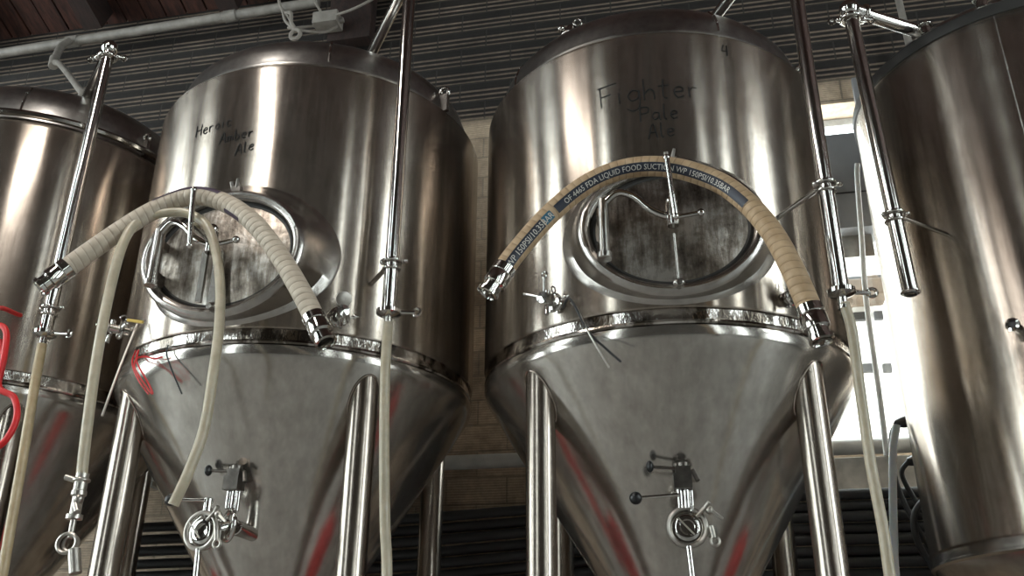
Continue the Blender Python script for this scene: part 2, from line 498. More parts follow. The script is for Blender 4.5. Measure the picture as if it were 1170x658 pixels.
# concrete sill and steel edge under the back window
tag(MB().box((1.3, WALL_Y - .04, 2.20), (1.5, .08, .17)).build('trim_20', 'sill', smooth=False, bevel=.006), kind='structure')
tag(MB().box((1.3, WALL_Y - .06, 2.11), (1.5, .12, .012)).build('trim_21', 'tin', smooth=False), kind='structure')

# ------------------------------------------------------------------ outside the window
fac = empty('neighbouring_building', (2.2, 8.2, 0))
tag(fac, 'bright white building seen outside through the window between the tanks', 'building')
MB().box((0, .2, 2.6), (9, .4, 5.2)).build('facade_wall', 'facade', fac, smooth=False)
for x0, x1, zz in ((1.48, 1.61, 4.372), (1.665, 1.735, 4.37), (1.475, 1.61, 3.882), (1.665, 1.735, 3.872)):
    MB().box(((x0 + x1) / 2 - 2.2, -.02, zz), (x1 - x0, .05, .075)).build('window_slot', 'dark_open', fac, smooth=False)
MB().box((-.6, -.03, 4.72), (1.2, .06, .07)).build('roof_rail', 'dark_open', fac, smooth=False)
aw = MB()
aw.box((-.62, -.2, 4.53), (.34, .3, .16)); aw.box((-.55, -.15, 4.62), (.12, .2, .12)); aw.box((-.78, -.18, 4.50), (.08, .2, .22))
aw.build('tan_awning', 'tanpaint', fac, smooth=False, bevel=.02)

# ------------------------------------------------------------------ tanks
ZT, ZS, R0 = 3.595, 2.374, .75
SL = .62                      # cone: radius lost per metre of drop
def cone_r(z): return R0 - .01 - (ZS - .045 - z) * SL

STROKES = {  # handwriting, unit box strokes
 'F': [[(0, 1), (.05, 0)], [(-.1, .95), (.7, 1.05)], [(.02, .5), (.45, .55)]],
 'i': [[(.1, .5), (.12, 0)], [(.1, .68), (.12, .72)]],
 'g': [[(.5, .45), (.25, .55), (.05, .3), (.2, .05), (.45, .15), (.5, .5), (.5, -.25), (.25, -.45), (.0, -.3)]],
 'h': [[(0, 1), (.02, 0)], [(.02, .3), (.25, .5), (.4, .35), (.42, 0)]],
 't': [[(.2, .9), (.2, .1), (.35, 0)], [(0, .6), (.42, .62)]],
 'e': [[(.05, .28), (.4, .32), (.35, .5), (.15, .5), (.05, .25), (.2, 0), (.42, .08)]],
 'r': [[(.05, .5), (.08, 0)], [(.08, .3), (.2, .48), (.38, .45)]],
 'P': [[(0, 1), (.02, 0)], [(0, .95), (.45, .9), (.45, .55), (.03, .5)]],
 'a': [[(.4, .45), (.15, .5), (.02, .25), (.15, .02), (.35, .15), (.4, .45), (.42, .05), (.5, 0)]],
 'l': [[(.1, 1), (.1, .1), (.25, 0)]],
 'A': [[(0, 0), (.3, 1), (.55, 0)], [(.1, .4), (.5, .42)]],
 'H': [[(0, 1), (0, 0)], [(.5, 1), (.5, 0)], [(0, .5), (.5, .52)]],
 'o': [[(.25, .5), (.05, .3), (.2, .02), (.4, .2), (.25, .5)]],
 'c': [[(.4, .45), (.15, .5), (.05, .2), (.2, .0), (.42, .08)]],
 'm': [[(.02, .5), (.04, 0)], [(.04, .35), (.2, .5), (.25, .3), (.26, 0)], [(.26, .35), (.42, .5), (.48, .3), (.5, 0)]],
 'b': [[(.05, 1), (.05, 0), (.3, .05), (.4, .3), (.2, .5), (.05, .35)]],
 '4': [[(.1, 1), (.0, .45), (.45, .45)], [(.4, 1), (.38, 0)]],
}
def writing(parent, lines):
    for text, ang, z, h, tilt in lines:
        u = 0; mb = MB()
        for ch in text:
            for st in STROKES[ch]:
                pts = []
                for px, py in st:
                    a = math.radians(ang) + (u + px * h) / R0
                    zz = z + py * h + tilt * (u + px * h)
                    rr = R0 + .0012
                    pts.append((rr * math.sin(a), -rr * math.cos(a), zz))
                mb.tube(pts, .0024, 5, .012)
            u += h * (.68 if ch in 'HAFPmg' else .42 if ch in 'il' else .58)
        mb.build('marker_writing', 'marker', parent)

def sample_valve(parent, a_deg, z, style=0):
    """small sample valve: stub out of the shell, clamp with wing nut, turning knob"""
    a = math.radians(a_deg); n = Vector((math.sin(a), -math.cos(a), 0)); t = Vector((math.cos(a), math.sin(a), 0)); up = Vector((0, 0, 1))
    b = n * (R0 - .01) + up * z
    v = MB()
    v.prof(b, n, [(.001, 0), (.028, 0), (.028, .018), (.018, .022), (.018, .045), (.030, .048), (.030, .058), (.018, .062), (.018, .10), (.022, .104), (.022, .12), (.001, .122)], 20)
    v.cyl(b + n * .085, b + n * .085 - up * .06 + n * .01, .008)
    v.cyl(b + n * .085, b + n * .085 + up * .035, .010)
    o = v.build('sample_valve', 'polish', parent)
    c = MB(); c.torus(b + n * .053, n, .031, .007, 24, 8)
    c.cyl(b + n * .053 + t * .034, b + n * .053 + t * .07 + up * .01, .004)
    c.sphere(b + n * .053 + t * .055 + up * .008, .011, 10, (1, .6, 1))
    c.torus(b + n * .05 + up * .052, t, .012, .003, 16, 6)
    c.build('clamp', 'polish', o)
    hd = MB()
    if style == 1:   # round gauge face
        hd.prof(b + n * .10 + up * .05, (n - up * .3), [(.001, 0), (.026, 0), (.028, .004), (.028, .014), (.024, .016), (.001, .014)], 24)
        hd.cyl(b + n * .08, b + n * .105 + up * .05, .006)
        hd.build('gauge', 'tin', o)
    else:
        tip = b + n * .12 - t * .075 + up * .03
        hd.cyl(b + n * .11, tip, .006, .0045); hd.sphere(tip, .008, 10)
        hd.cyl(b + n * .11, b + n * .12 + t * .01 + up * .07, .004); hd.torus(b + n * .12 + t * .012 + up * .082, n, .011, .004, 16, 8)
        hd.build('handle', 'polish', o)
    return b, n, t

def racking_valve(parent, loc, rz, tee=False):
    R = Matrix.Rotation(rz, 3, 'Z')
    L = Vector(loc)
    def w(x, y, z): return L + R @ Vector((x, y, z))
    n = R @ Vector((0, -1, 0))
    v = MB()
    v.cyl(L + Vector((0, .21, 0)), w(0, .03, 0), .027)
    n = R @ Vector((-.03, -1, 0)).normalized() if tee else n
    D = Vector((-.055, -.085, -.028)) if tee else Vector((0, 0, 0))
    def wd(x, y, z): return w(x + D.x, y + D.y, z + D.z)
    if tee:
        v.cyl(w(0, .0, 0), wd(0, .03, 0), .03); v.torus(w(.0, -.005, 0), (R @ Vector((-.6, -.8, 0))), .05, .010); v.cyl(wd(0, .02, .05), wd(0, .02, .115), .017)
    v.prof(wd(0, .035, 0), n, [(.001, 0), (.059, 0), (.063, .006), (.063, .016), (.052, .022), (.044, .022), (.044, .030), (.036, .034), (.026, .034), (.024, .02), (.001, .018)], 36)
    v.cyl(w(-.018, .0, .06), w(-.018, .0, .13), .011); v.cyl(w(.004, .0, .06), w(.004, .0, .13), .011)
    v.cyl(w(.02, .0, .05), w(.02, .0, .12), .008)
    o = v.build('racking_valve', 'polish', parent)
    b = MB()
    b.box(w(-.005, .0, .15), (.06, .05, .05), R); b.box(w(-.002, .0, .185), (.05, .04, .03), R)
    b.cyl(w(.0, .0, .19), w(0, 0, .215), .02); b.sphere(w(-.02, 0, .205), .013, 10)
    b.cyl(w(.03, 0, .19), w(.045, -.01, .15), .008)
    b.build('valve_head', 'weld', o)
    l1 = MB(); l1.cyl(wd(-.0, .0, .105) if tee else w(-.02, -.01, .105), wd(-.125, -.01, .11) if tee else w(-.155, -.02, .095), .0055)
    q = l1.build('lever', 'pipe', o)
    l2 = MB(); l2.cyl(w(-.01, .0, .195), w(-.10, -.01, .200), .0055)
    q2 = l2.build('lever', 'weld', o)
    MB().sphere(wd(-.135, -.01, .111) if tee else w(-.165, -.021, .094), .022, 16).build('lever_knob', 'black', o)
    MB().sphere(w(-.112, -.012, .201), .018, 16, (.75, 1, 1.15)).build('lever_knob', 'black', o)
    c = MB(); c.torus(wd(0, -.0, 0), n, .062, .008, 32, 8)
    c.cyl(wd(.045, -.01, .045), wd(.075, -.03, .075), .007); c.cyl(wd(.03, -.02, .03), wd(.075, -.025, .07), .005)
    c.cyl(wd(.07, -.02, .055), wd(.115, -.03, .02), .008, .004); c.sphere(wd(.075, -.02, .05), .014, 10)
    c.torus(wd(.085, -.02, -.05), n, .014, .005, 16, 8); c.cyl(wd(.075, -.02, .0), wd(.082, -.02, -.04), .008)
    c.box(wd(.08, -.01, -.02), (.03, .02, .03), R)
    c.cyl(wd(-.03, -.03, .025), wd(.02, -.03, -.03), .003)
    c.build('clamp', 'tin', o)
    d = MB(); d.cyl(wd(0, .0, -.06), wd(.006, .0, -.17), .010)
    d.build('drain_stub', 'pipe', o)

def spray_pipe(parent, px, py, z0, z1, arm_to, rad=.026, ring_z=None, R=R0, open_end=False, tilt=(0, 0)):
    tx, ty = tilt
    p0 = Vector((px, py, z0)); p1 = Vector((px + tx, py + ty, z1))
    m = MB(); m.cyl(p0, p1, rad, seg=24)
    m.torus(p0 + Vector((0, 0, .006)), (0, 0, 1), rad + .003, .004)
    o = m.build('spray_pipe', 'pipe', parent)
    # tee at the top with clamps and arm to the dome
    t = MB(); t.sphere(p1, rad * 1.45, 20)
    ad = (Vector(arm_to) - p1)
    t.cyl(p1, p1 + ad.normalized() * .08, rad * 1.1)
    t.torus(p1 + Vector((0, 0, -.05)), (0, 0, 1), rad + .008, .009)
    side = Vector((1, .15, 0)).normalized()
    for s in (-1, 1):
        t.cyl(p1 + Vector((0, 0, -.05)) + side * s * .03, p1 + Vector((0, 0, -.055)) + side * s * .085, .008, .004)
        t.torus(p1 + Vector((0, 0, -.06)) + side * s * .08, (0, 1, .3), .012, .005, 16, 6)
        t.sphere(p1 + Vector((0, 0, -.05)) + side * s * .05, .013, 10)
    t.build('tee_clamp', 'polish', o)
    a = MB(); a.cyl(p1, arm_to, rad * .95, seg=20); a.torus(p1 + ad.normalized() * .07, ad, rad + .006, .008); a.torus(Vector(arm_to) - ad.normalized() * .05, ad, rad + .006, .008)
    a.build('spray_arm', 'pipe', o)
    # bracket clamp to the shell
    zz = ring_z if ring_z else z0 + .42
    c = MB(); pc = p0.lerp(p1, (zz - z0) / (z1 - z0))
    c.torus(pc, (0, 0, 1), rad + .006, .007); c.torus(pc + Vector((0, 0, -.03)), (0, 0, 1), rad + .004, .005)
    rad_dir = -Vector((pc.x, pc.y, 0)).normalized(); dist = math.hypot(pc.x, pc.y) - R
    c.cyl(pc, pc + rad_dir * (dist + .01) + Vector((0, 0, -.015)), .009)
    c.cyl(pc + side * .03, pc + side * .06, .006); c.sphere(pc - side * .034, .012, 10); c.sphere(pc + side * .05, .012, 10, (1, 1, .6))
    c.build('bracket_clamp', 'polish', o)
    if not open_end:
        e = MB()
        e.lathe([(.001, .03), (.03, .03), (.045, .022), (.045, .008), (.03, 0), (.014, -.004), (.014, -.03), (.017, -.032), (.017, -.045), (.001, -.045)], 28, Matrix.Translation(p0))
        for s in (-1, 1): e.cyl(p0 + side * .04 * s + Vector((0, 0, .015)), p0 + side * (.062 if s < 0 else .095) + Vector((0, 0, .012)), .009, .006)
        e.torus(p0 + side * .10 + Vector((0, 0, .014)), (.2, 1, 0), .014, .006, 16, 8)
        e.build('end_clamp', 'polish', o)
    else:
        MB().lathe([(rad - .006, -.002), (rad - .006, .01), (.001, .01)], 24, Matrix.Translation(p0 + Vector((0, 0, -.002)))).build('pipe_bore', 'black', o)
    return o

def manway(parent, hanging):
    """oval side manway: necked collar, gasket, domed door, hinge arm, T handle and bolt"""
    zc = 2.695
    Rm = Matrix.Translation((.015, 0, zc)) @ Matrix.Rotation(PI / 2, 4, 'X')   # local z -> -Y
    def ov(prof, seg=72):
        m = MB(); cnt = seg; n = len(prof); vs = []
        for i in range(cnt):
            a = 2 * PI * i / seg
            for ax, az, d in prof:
                x, z = ax * math.cos(a), az * math.sin(a)
                y = -d
                if d < .80:                                      # foot follows the shell
                    y = -math.sqrt(max(0, (R0 + d) ** 2 - (x + .015) ** 2)) if d < .05 else -(R0 + d)
                vs.append((x + .015, y, z + zc + (.032 if d < .02 else .016 if d < .06 and ax > .32 else 0)))
        fs = [(i * n + k, ((i + 1) % cnt) * n + k, ((i + 1) % cnt) * n + k + 1, i * n + k + 1) for i in range(seg) for k in range(n - 1)]
        m.add(vs, fs); return m
    col = ov([(.392, .298, -.004), (.382, .289, .006), (.356, .280, .014), (.333, .270, .05), (.325, .262, .075), (.318, .254, .088), (.305, .242, .094), (.290, .228, .090), (.281, .220, .080), (.278, .217, .05)])
    # shift rim so that plain distances start at the shell front
    c = col.build('manway_collar', 'neck', parent)
    ov([(.281, .219, .060), (.270, .209, .066), (.262, .202, .060), (.262, .202, .05)]).build('gasket', 'gasket', c)
    d = ov([(.268, .207, .052), (.262, .202, .060), (.20, .150, .070), (.12, .09, .076), (.05, .04, .079), (.0005, .0005, .08)]).build('manway_door', 'door', parent)
    # hinge on the left with swan-neck arm reaching to the centre
    Y0 = -(R0 + .10)
    h = MB(); h.cyl((-.215, Y0 - .03, zc - .115), (-.215, Y0 - .03, zc + .09), .019)
    h.cyl((-.215, Y0 - .03, zc - .14), (-.215, Y0 - .03, zc - .115), .026); h.box((-.225, Y0 + .02, zc - .10), (.035, .11, .05)); h.box((-.225, Y0 + .02, zc + .04), (.03, .11, .03))
    h.build('door_hinge', 'neck', d)
    a = MB(); a.tube([(-.215, Y0 - .03, zc + .07), (-.165, Y0 - .045, zc + .105), (-.11, Y0 - .05, zc + .085), (-.06, Y0 - .05, zc + .035), (-.01, Y0 - .05, zc + .005), (.04, Y0 - .05, zc)], .013, 14)
    a.build('door_arm', 'polish', d)
    hd = MB()
    hd.cyl((0.017, Y0 - .055, zc - .04), (0.017, Y0 - .055, zc + .045), .021); hd.sphere((0.017, Y0 - .06, zc + .055), .020, 14)
    hd.cyl((0.017, Y0 + .05, zc), (0.017, Y0 - .08, zc), .012)
    hd.cyl((0.015, Y0 - .07, zc + .005), (0.012, Y0 - .195, zc + .012), .011)
    hd.cyl((0.012, Y0 - .195, zc - .0), (0.002, Y0 - .197, zc + .14), .0095)
    hd.cyl((0.012, Y0 - .195, zc + .01), (0.018, Y0 - .19, zc - .075), .0095); hd.sphere((0.002, Y0 - .197, zc + .142), .012, 10); hd.sphere((0.018, Y0 - .19, zc - .075), .012, 10)
    hd.cyl((0.022, Y0 - .05, zc - .005), (0.107, Y0 - .055, zc + .005), .008); hd.sphere((0.112, Y0 - .055, zc + .006), .014, 12)
    hd.build('door_handle', 'polish', d)
    b = MB(); b.cyl((0.020, Y0 - .02, zc - .05), (0.026, Y0 + .005, zc - .215), .0045); b.sphere((0.026, Y0 - .004, zc - .225), .018, 10, (1.2, .8, .8)); b.cyl((0.026, Y0 + .02, zc - .235), (0.026, Y0 - .03, zc - .235), .011)
    if hanging: b.box((0.032, Y0 - .02, zc - .12), (.028, .014, .20)); b.box((-0.028, Y0 - .01, zc - .11), (.022, .014, .20))
    b.build('door_rod', 'neck', d)
    e = MB(); e.box((.035, -(R0 + .05), zc + .262), (.035, .06, .035)); e.cyl((.03, -(R0 + .06), zc + .25), (.045, -(R0 + .09), zc + .305), .010, .005); e.cyl((.02, -(R0 + .06), zc + .26), (.015, -(R0 + .08), zc + .30), .008)
    e.build('collar_latch', 'weld', c)

def fermenter(loc, rz, label, lines, dome_k=1.0, band=False, valves=(), tee=False, arm_off=None, pipe_args=None, racking=True, door=True):
    t = empty('fermenter_tank', loc, rz)
    tag(t, label, 'brewing tank', None)
    # cladding shell, open to the bottom weld band and to the dome
    s = MB(); s.lathe([(R0 - .03, ZS + .055), (R0 - .004, ZS + .052), (R0, ZS + .058), (R0, ZT - .012), (R0 - .004, ZT), (R0 - .014, ZT + .012), (R0 - .03, ZT + .022), (R0 - .05, ZT + .032), (R0 - .07, ZT + .036)], 128)
    s.build('shell', 'shell', t)
    b = MB(); b.lathe([(R0 - .028, ZS + .06), (R0 - .012, ZS + .052), (R0 - .012, ZS + .012), (R0 - .004, ZS + .008), (R0 - .002, ZS), (R0 - .006, ZS - .006), (R0 - .014, ZS - .008), (R0 - .03, ZS - .01)], 128)
    b.build('bottom_band', 'bandsteel', t)
    # cone with soft knuckle
    prof = [(R0 - .02, ZS - .005), (R0 - .004, ZS - .012), (R0 - .002, ZS - .03), (R0 - .010, ZS - .055), (R0 - .028, ZS - .085)]
    z = ZS - .11
    r1 = R0 - .043
    while r1 > .05:
        prof.append((r1, z)); z -= .08; r1 -= .08 * SL
    prof += [(.04, z), (.04, z - .05)]
    zb = z - .05
    co = MB(); co.lathe(prof, 128); co.build('cone', 'cone', t)
    o = MB(); o.lathe([(.03, zb + .02), (.055, zb), (.055, zb - .02), (.038, zb - .03), (.038, zb - .16), (.055, zb - .165), (.055, zb - .185), (.03, zb - .19), (.001, zb - .19)], 32)
    o.build('outlet_pipe', 'polish', t)
    # dome
    d = MB(); k_ = dome_k
    d.lathe([(R0 - .08, ZT + .03), (R0 - .062, ZT + .033), (R0 - .050, ZT + .036), (R0 - .044, ZT + .042), (R0 - .044, ZT + .050), (R0 - .052, ZT + .056), (R0 - .055, ZT + .075 * k_), (R0 - .058, ZT + .115 * k_), (R0 - .075, ZT + .165 * k_), (R0 - .115, ZT + .215 * k_), (R0 - .18, ZT + .258 * k_), (R0 - .26, ZT + .288 * k_), (.35, ZT + .315 * k_), (.18, ZT + .335 * k_), (.001, ZT + .342 * k_)], 128)
    dd = d.build('dome', 'dome', t)
    for a in (-.15 - PI / 2 + .55, -PI / 2 - 1.0):
        st = MB()
        for r_, z_, r2, z2 in ((R0 - .055, ZT + .07 * k_, R0 - .058, ZT + .115 * k_), (R0 - .058, ZT + .115 * k_, R0 - .075, ZT + .165 * k_), (R0 - .075, ZT + .165 * k_, R0 - .115, ZT + .215 * k_)):
            st.cyl((r_ * math.cos(a), r_ * math.sin(a), z_), (r2 * math.cos(a), r2 * math.sin(a), z2), .006, seg=8)
        st.build('weld_seam', 'polish', dd)
    if band:
        bd = MB(); bd.lathe([(R0 - .01, ZT + .03), (R0 + .006, ZT + .032), (R0 + .012, ZT + .045), (R0 + .006, ZT + .058), (R0 - .012, ZT + .062)], 128)
        bd.build('rim_band', 'polish', dd)
    lug = MB(); a = math.radians(20)
    lb = Vector((R0 * .97 * math.cos(a), R0 * .97 * math.sin(a) * -1, ZT + .05)); rd = Vector((math.cos(a), -math.sin(a), 0)); tg = Vector((-rd.y, rd.x, 0))
    lug.torus(lb + Vector((0, 0, .09)) - rd * .02, tg, .024, .009, 20, 8, 1, 1); lug.box(lb + Vector((0, 0, .03)) - rd * .02, (.05, .02, .09), Matrix.Rotation(-a, 3, 'Z'))
    lug.build('lifting_lug', 'neck', t)
    # pressure fitting on the dome
    pf = MB(); q = Vector((-.335, -.36, ZT + .275 * k_ - .01))
    pf.cyl(q, q + Vector((0, 0, .06)), .040); pf.torus(q + Vector((0, 0, .06)), (0, 0, 1), .045, .008); pf.cyl(q + Vector((0, 0, .055)), q + Vector((0, 0, .12)), .032, .02)
    pf.cyl(q + Vector((-.05, 0, .10)), q + Vector((.055, 0, .10)), .010); pf.torus(q + Vector((.03, -.02, .125)), (0, 1, 0), .018, .005)
    pf.sphere(q + Vector((-.045, -.01, .105)), .017, 10); pf.build('pressure_valve', 'neck', t)
    # four legs running up into the cone
    for ang in (-45, 45, 135, 225):
        a = math.radians(ang); lx, ly = .672 * math.sin(a), -.672 * math.cos(a)
        # height where the leg meets the cone varies around its rim: cope the top
        seg = 32; vs = []; fs = []
        for i in range(seg):
            b_ = 2 * PI * i / seg; x_, y_ = lx + .0535 * math.cos(b_), ly + .0535 * math.sin(b_)
            rr = math.hypot(x_, y_); zt = ZS - .11 - (R0 - .043 - rr) / SL + .02
            zt = min(zt, ZS - .035)
            for zz in (.03, 1.2, zt): vs.append((x_, y_, zz))
        for i in range(seg):
            j = (i + 1) % seg
            for k2 in range(2): fs.append((i * 3 + k2, j * 3 + k2, j * 3 + k2 + 1, i * 3 + k2 + 1))
        lg = MB(); lg.add(vs, fs); L = lg.build('leg', 'leg', t)
        ft = MB(); ft.lathe([(.001, 0), (.075, 0), (.075, .012), (.03, .018), (.025, .06), (.001, .06)], 24, Matrix.Translation((lx, ly, 0))); ft.build('foot', 'polish', L)
        # weld collar where the leg meets the cone
        wp = []
        for i in range(seg + 1):
            b_ = 2 * PI * i / seg; x_, y_ = lx + .056 * math.cos(b_), ly + .056 * math.sin(b_)
            rr = math.hypot(x_, y_); zt = min(ZS - .11 - (R0 - .043 - rr) / SL, ZS - .045); wp.append((x_, y_, zt - .004))
        MB().tube(wp, .004, 6, .01).build('weld_bead', 'leg', L)
    if door: manway(t, tee)
    if lines: writing(t, lines)
    for ang, z_, sty in valves: sample_valve(t, ang, z_, sty)
    if racking: racking_valve(t, (.016, -.545, 1.722) if not tee else (.04, -.55, 1.752), 0 if not tee else math.radians(-6), tee)
    if pipe_args: spray_pipe(t, **pipe_args)
    return t

def local(loc, rz, p):
    v = Vector(p) - Vector(loc); return Matrix.Rotation(-rz, 3, 'Z') @ v

L1, L2, L3 = (-3.232, 3.697, 0), (-1.675, 3.605, 0), (-.104, 3.699, 0)
Z3 = math.radians(4.3)
def pa(L, rz, px, py, z0, z1, arm, **k):
    a = local(L, rz, (px, py, 0)); b = local(L, rz, (arm[0], arm[1], 0))
    return dict(px=a.x, py=a.y, z0=z0, z1=z1, arm_to=(b.x, b.y, arm[2]), **k)
tank1 = fermenter(L1, 0, 'steel cone-bottom fermenter at the left edge, partly cut off by the picture', None, 1.2, True,
    valves=[(22, 2.30, 0)], pipe_args=pa(L1, 0, -2.515, 3.0, 2.505, 3.93, (-2.95, 3.42, 3.93), ring_z=2.63), racking=False)
tank2 = fermenter(L2, 0, 'steel cone-bottom fermenter with cream hose over its round manway, second tank from the left',
    [('Heroic', -19.5, 3.305, .055, .06), ('Amber', -9, 3.235, .050, .10), ('Ale', -2.8, 3.165, .05, .3)],
    valves=[(33, 2.475, 1), (-38, 2.50, 0)], tee=True,
    pipe_args=pa(L2, 0, -1.041, 2.90, 2.445, 4.02, (-1.48, 3.45, 3.91), ring_z=2.66))
tank3 = fermenter(L3, Z3, 'large steel fermenter right of centre marked Fighter Pale Ale, tan hose over its manway',
    [('Fighter', -16.5, 3.275, .095, .03), ('Pale', -5.0, 3.185, .066, .04), ('Ale', -3.0, 3.105, .062, .1), ('4', 21, 3.5, .05, 0)],
    valves=[(-31, 2.49, 0), (32.5, 2.48, 1)],
    pipe_args=pa(L3, Z3, .502, 2.90, 2.40, 4.0, (.12, 3.5, 3.93), ring_z=2.82))

# ---- bright tank on the right
def bright_tank():
    x, y, R, zt, zb = 1.546, 3.862, .690, 3.74, 1.664
    t = empty('bright_tank', (x, y, 0)); tag(t, 'tall plain steel serving tank filling the right edge of the picture', 'brewing tank')
    s = MB(); s.lathe([(R - .02, zb + .045), (R, zb + .05), (R, zt - .05), (R - .003, zt - .045)], 128); s.build('shell', 'shell', t)
    b = MB(); b.lathe([(R - .012, zb + .055), (R - .008, zb + .05), (R - .008, zb + .012), (R + .002, zb + .008), (R + .003, zb), (R - .012, zb - .006)], 128); b.build('bottom_band', 'neck', t)
    r = MB(); r.lathe([(R - .01, zt - .052), (R + .004, zt - .05), (R + .007, zt - .02), (R + .004, zt), (R - .012, zt + .008), (R - .02, zt + .03), (R - .07, zt + .075), (.5, zt + .11), (.3, zt + .15), (.001, zt + .17)], 128); r.build('dome', 'dome', t)
    dark_refl = MB(); dark_refl.lathe([(R + .002, zt - .052), (R + .010, zt - .050), (R + .012, zt - .02), (R + .008, zt + .002), (R - .004, zt + .006)], 128); dark_refl.build('rim_band', 'gasket', t)  # black ring added to stand in for the dark reflection along the rim
    u = MB(); u.lathe([(R - .012, zb), (R - .06, zb - .05), (.45, zb - .12), (.2, zb - .17), (.001, zb - .18)], 96); u.build('bottom_dish', 'neck', t)
    for ang in (60, 150, 240, 330):
        a = math.radians(ang); lx, ly = .52 * math.cos(a), .52 * math.sin(a)
        lg = MB(); lg.cyl((lx, ly, .03), (lx, ly, zb - .07), .045); L = lg.build('leg', 'leg', t)
        MB().lathe([(.001, 0), (.07, 0), (.07, .012), (.03, .018), (.02, .05), (.001, .05)], 20, Matrix.Translation((lx, ly, 0))).build('foot', 'polish', L)
    a = math.atan2(3.304 - y, 1.14 - x); n = Vector((math.cos(a), math.sin(a), 0))
    pt = MB(); pt.prof(n * (R - .01) + Vector((0, 0, 2.40)), n, [(.016, .0), (.016, .05), (.024, .052), (.024, .062), (.015, .064), (.012, .055), (.012, .03), (.001, .03)], 24)
    P_ = pt.build('port_stub', 'polish', t)
    MB().prof(n * (R + .046) + Vector((0, 0, 2.40)), n, [(.001, 0), (.0125, 0)], 20).build('port_bore', 'black', P_)
    # vertical shell weld
    a = math.radians(-112); wv = MB(); wv.tube([(R * 1.0005 * math.cos(a), R * 1.0005 * math.sin(a), zb + .05), (R * 1.0005 * math.cos(a), R * 1.0005 * math.sin(a), zt - .05)], .0025, 6, .2); wv.build('weld_seam', 'neck', t)
    for aa in (-2.35, -2.0):
        rc = MB()
        rc.cyl(((R - .03) * math.cos(aa), (R - .03) * math.sin(aa), zt + .02), ((R - .03) * math.cos(aa), (R - .03) * math.sin(aa), zt + .075), .022)
        rc.torus(((R - .03) * math.cos(aa), (R - .03) * math.sin(aa), zt + .07), (0, 0, 1), .026, .006)
        rc.build('top_fitting', 'polish', t)
    spray_pipe(t, .797 - x, 3.25 - y, 2.535, 3.83, (1.12 - x, 3.45 - y, 3.80), rad=.029, ring_z=2.86, R=R, open_end=True, tilt=(-.035, 0))
    return t
bright_tank()

# ------------------------------------------------------------------ hoses
def hose(name, label, pts, r, mat, cat='hose', ferrule=(True, True), stripes=(), texts=(), group=None):
    P, Ts, S = sample_path(pts, .005)
    fr = frames(Ts, Vector((0, -1, 0)))
    o = MB().tube(pts, r, 28, .006).build(name, mat)
    tag(o, label, cat, group)
    def at(s, phi, rad):
        s = max(0, min(S[-1] - 1e-5, s)); lo = 0; hi = len(S) - 1
        while hi - lo > 1:
            m_ = (lo + hi) // 2
            if S[m_] <= s: lo = m_
            else: hi = m_
        f = (s - S[lo]) / (S[hi] - S[lo]); p = P[lo].lerp(P[hi], f)
        n0 = fr[lo][0].lerp(fr[hi][0], f); b = fr[lo][1].lerp(fr[hi][1], f)
        return p + (n0 * math.cos(phi) + b * math.sin(phi)) * rad
    for (s0, s1, p0, p1, mt, nm) in stripes:
        mb = MB(); n = max(2, int((s1 - s0) / .008)); kk = 8; vs = []
        for i in range(n + 1):
            for j in range(kk + 1): vs.append(at(s0 + (s1 - s0) * i / n, p0 + (p1 - p0) * j / kk, r + .0012))
        mb.add(vs, [(i * (kk + 1) + j, (i + 1) * (kk + 1) + j, (i + 1) * (kk + 1) + j + 1, i * (kk + 1) + j + 1) for i in range(n) for j in range(kk)])
        mb.build(nm, mt, o)
    for (txt, s0, phi, size) in texts:
        cu = bpy.data.curves.new('print', 'FONT'); cu.body = txt; cu.size = size; cu.resolution_u = 2; cu.offset = 0
        to = bpy.data.objects.new('print', cu); COL.objects.link(to)
        dg = bpy.context.evaluated_depsgraph_get(); dg.update()
        me = to.evaluated_get(dg).to_mesh()
        bm = bmesh.new(); bm.from_mesh(me); bmesh.ops.triangulate(bm, faces=bm.faces)
        for _ in range(3):
            bmesh.ops.subdivide_edges(bm, edges=[e for e in bm.edges if e.calc_length() > .004], cuts=1)
            bmesh.ops.triangulate(bm, faces=bm.faces)
        for v in bm.verts:
            v.co = at(s0 + v.co.x, phi - (v.co.y - size * .35) / r, r + .0022)
        m2 = bpy.data.meshes.new('hose_print'); bm.to_mesh(m2); bm.free(); m2.materials.append(M['ink'])
        to.evaluated_get(dg).to_mesh_clear()
        bpy.data.objects.remove(to)
        q = bpy.data.objects.new('hose_print', m2); COL.objects.link(q); q.parent = o
    for i, fl in enumerate(ferrule):
        if not fl: continue
        p = P[0] if i == 0 else P[-1]; dr = -Ts[0] if i == 0 else Ts[-1]
        f = MB(); f.prof(p - dr * .065, dr, [(r + .001, 0), (r + .004, .002), (r + .004, .028), (r + .002, .03), (r + .004, .033), (r + .004, .075), (r - .004, .080), (r - .004, .100), (r + .002, .104), (r + .002, .116), (r - .006, .118), (r - .009, .112), (r - .009, .07), (.001, .07)], 36)
        fo = f.build('ferrule', 'polish', o)
        MB().prof(p + dr * .008, dr, [(.001, 0), (r - .0095, 0)], 24).build('ferrule_bore', 'black', fo)
    return o, at
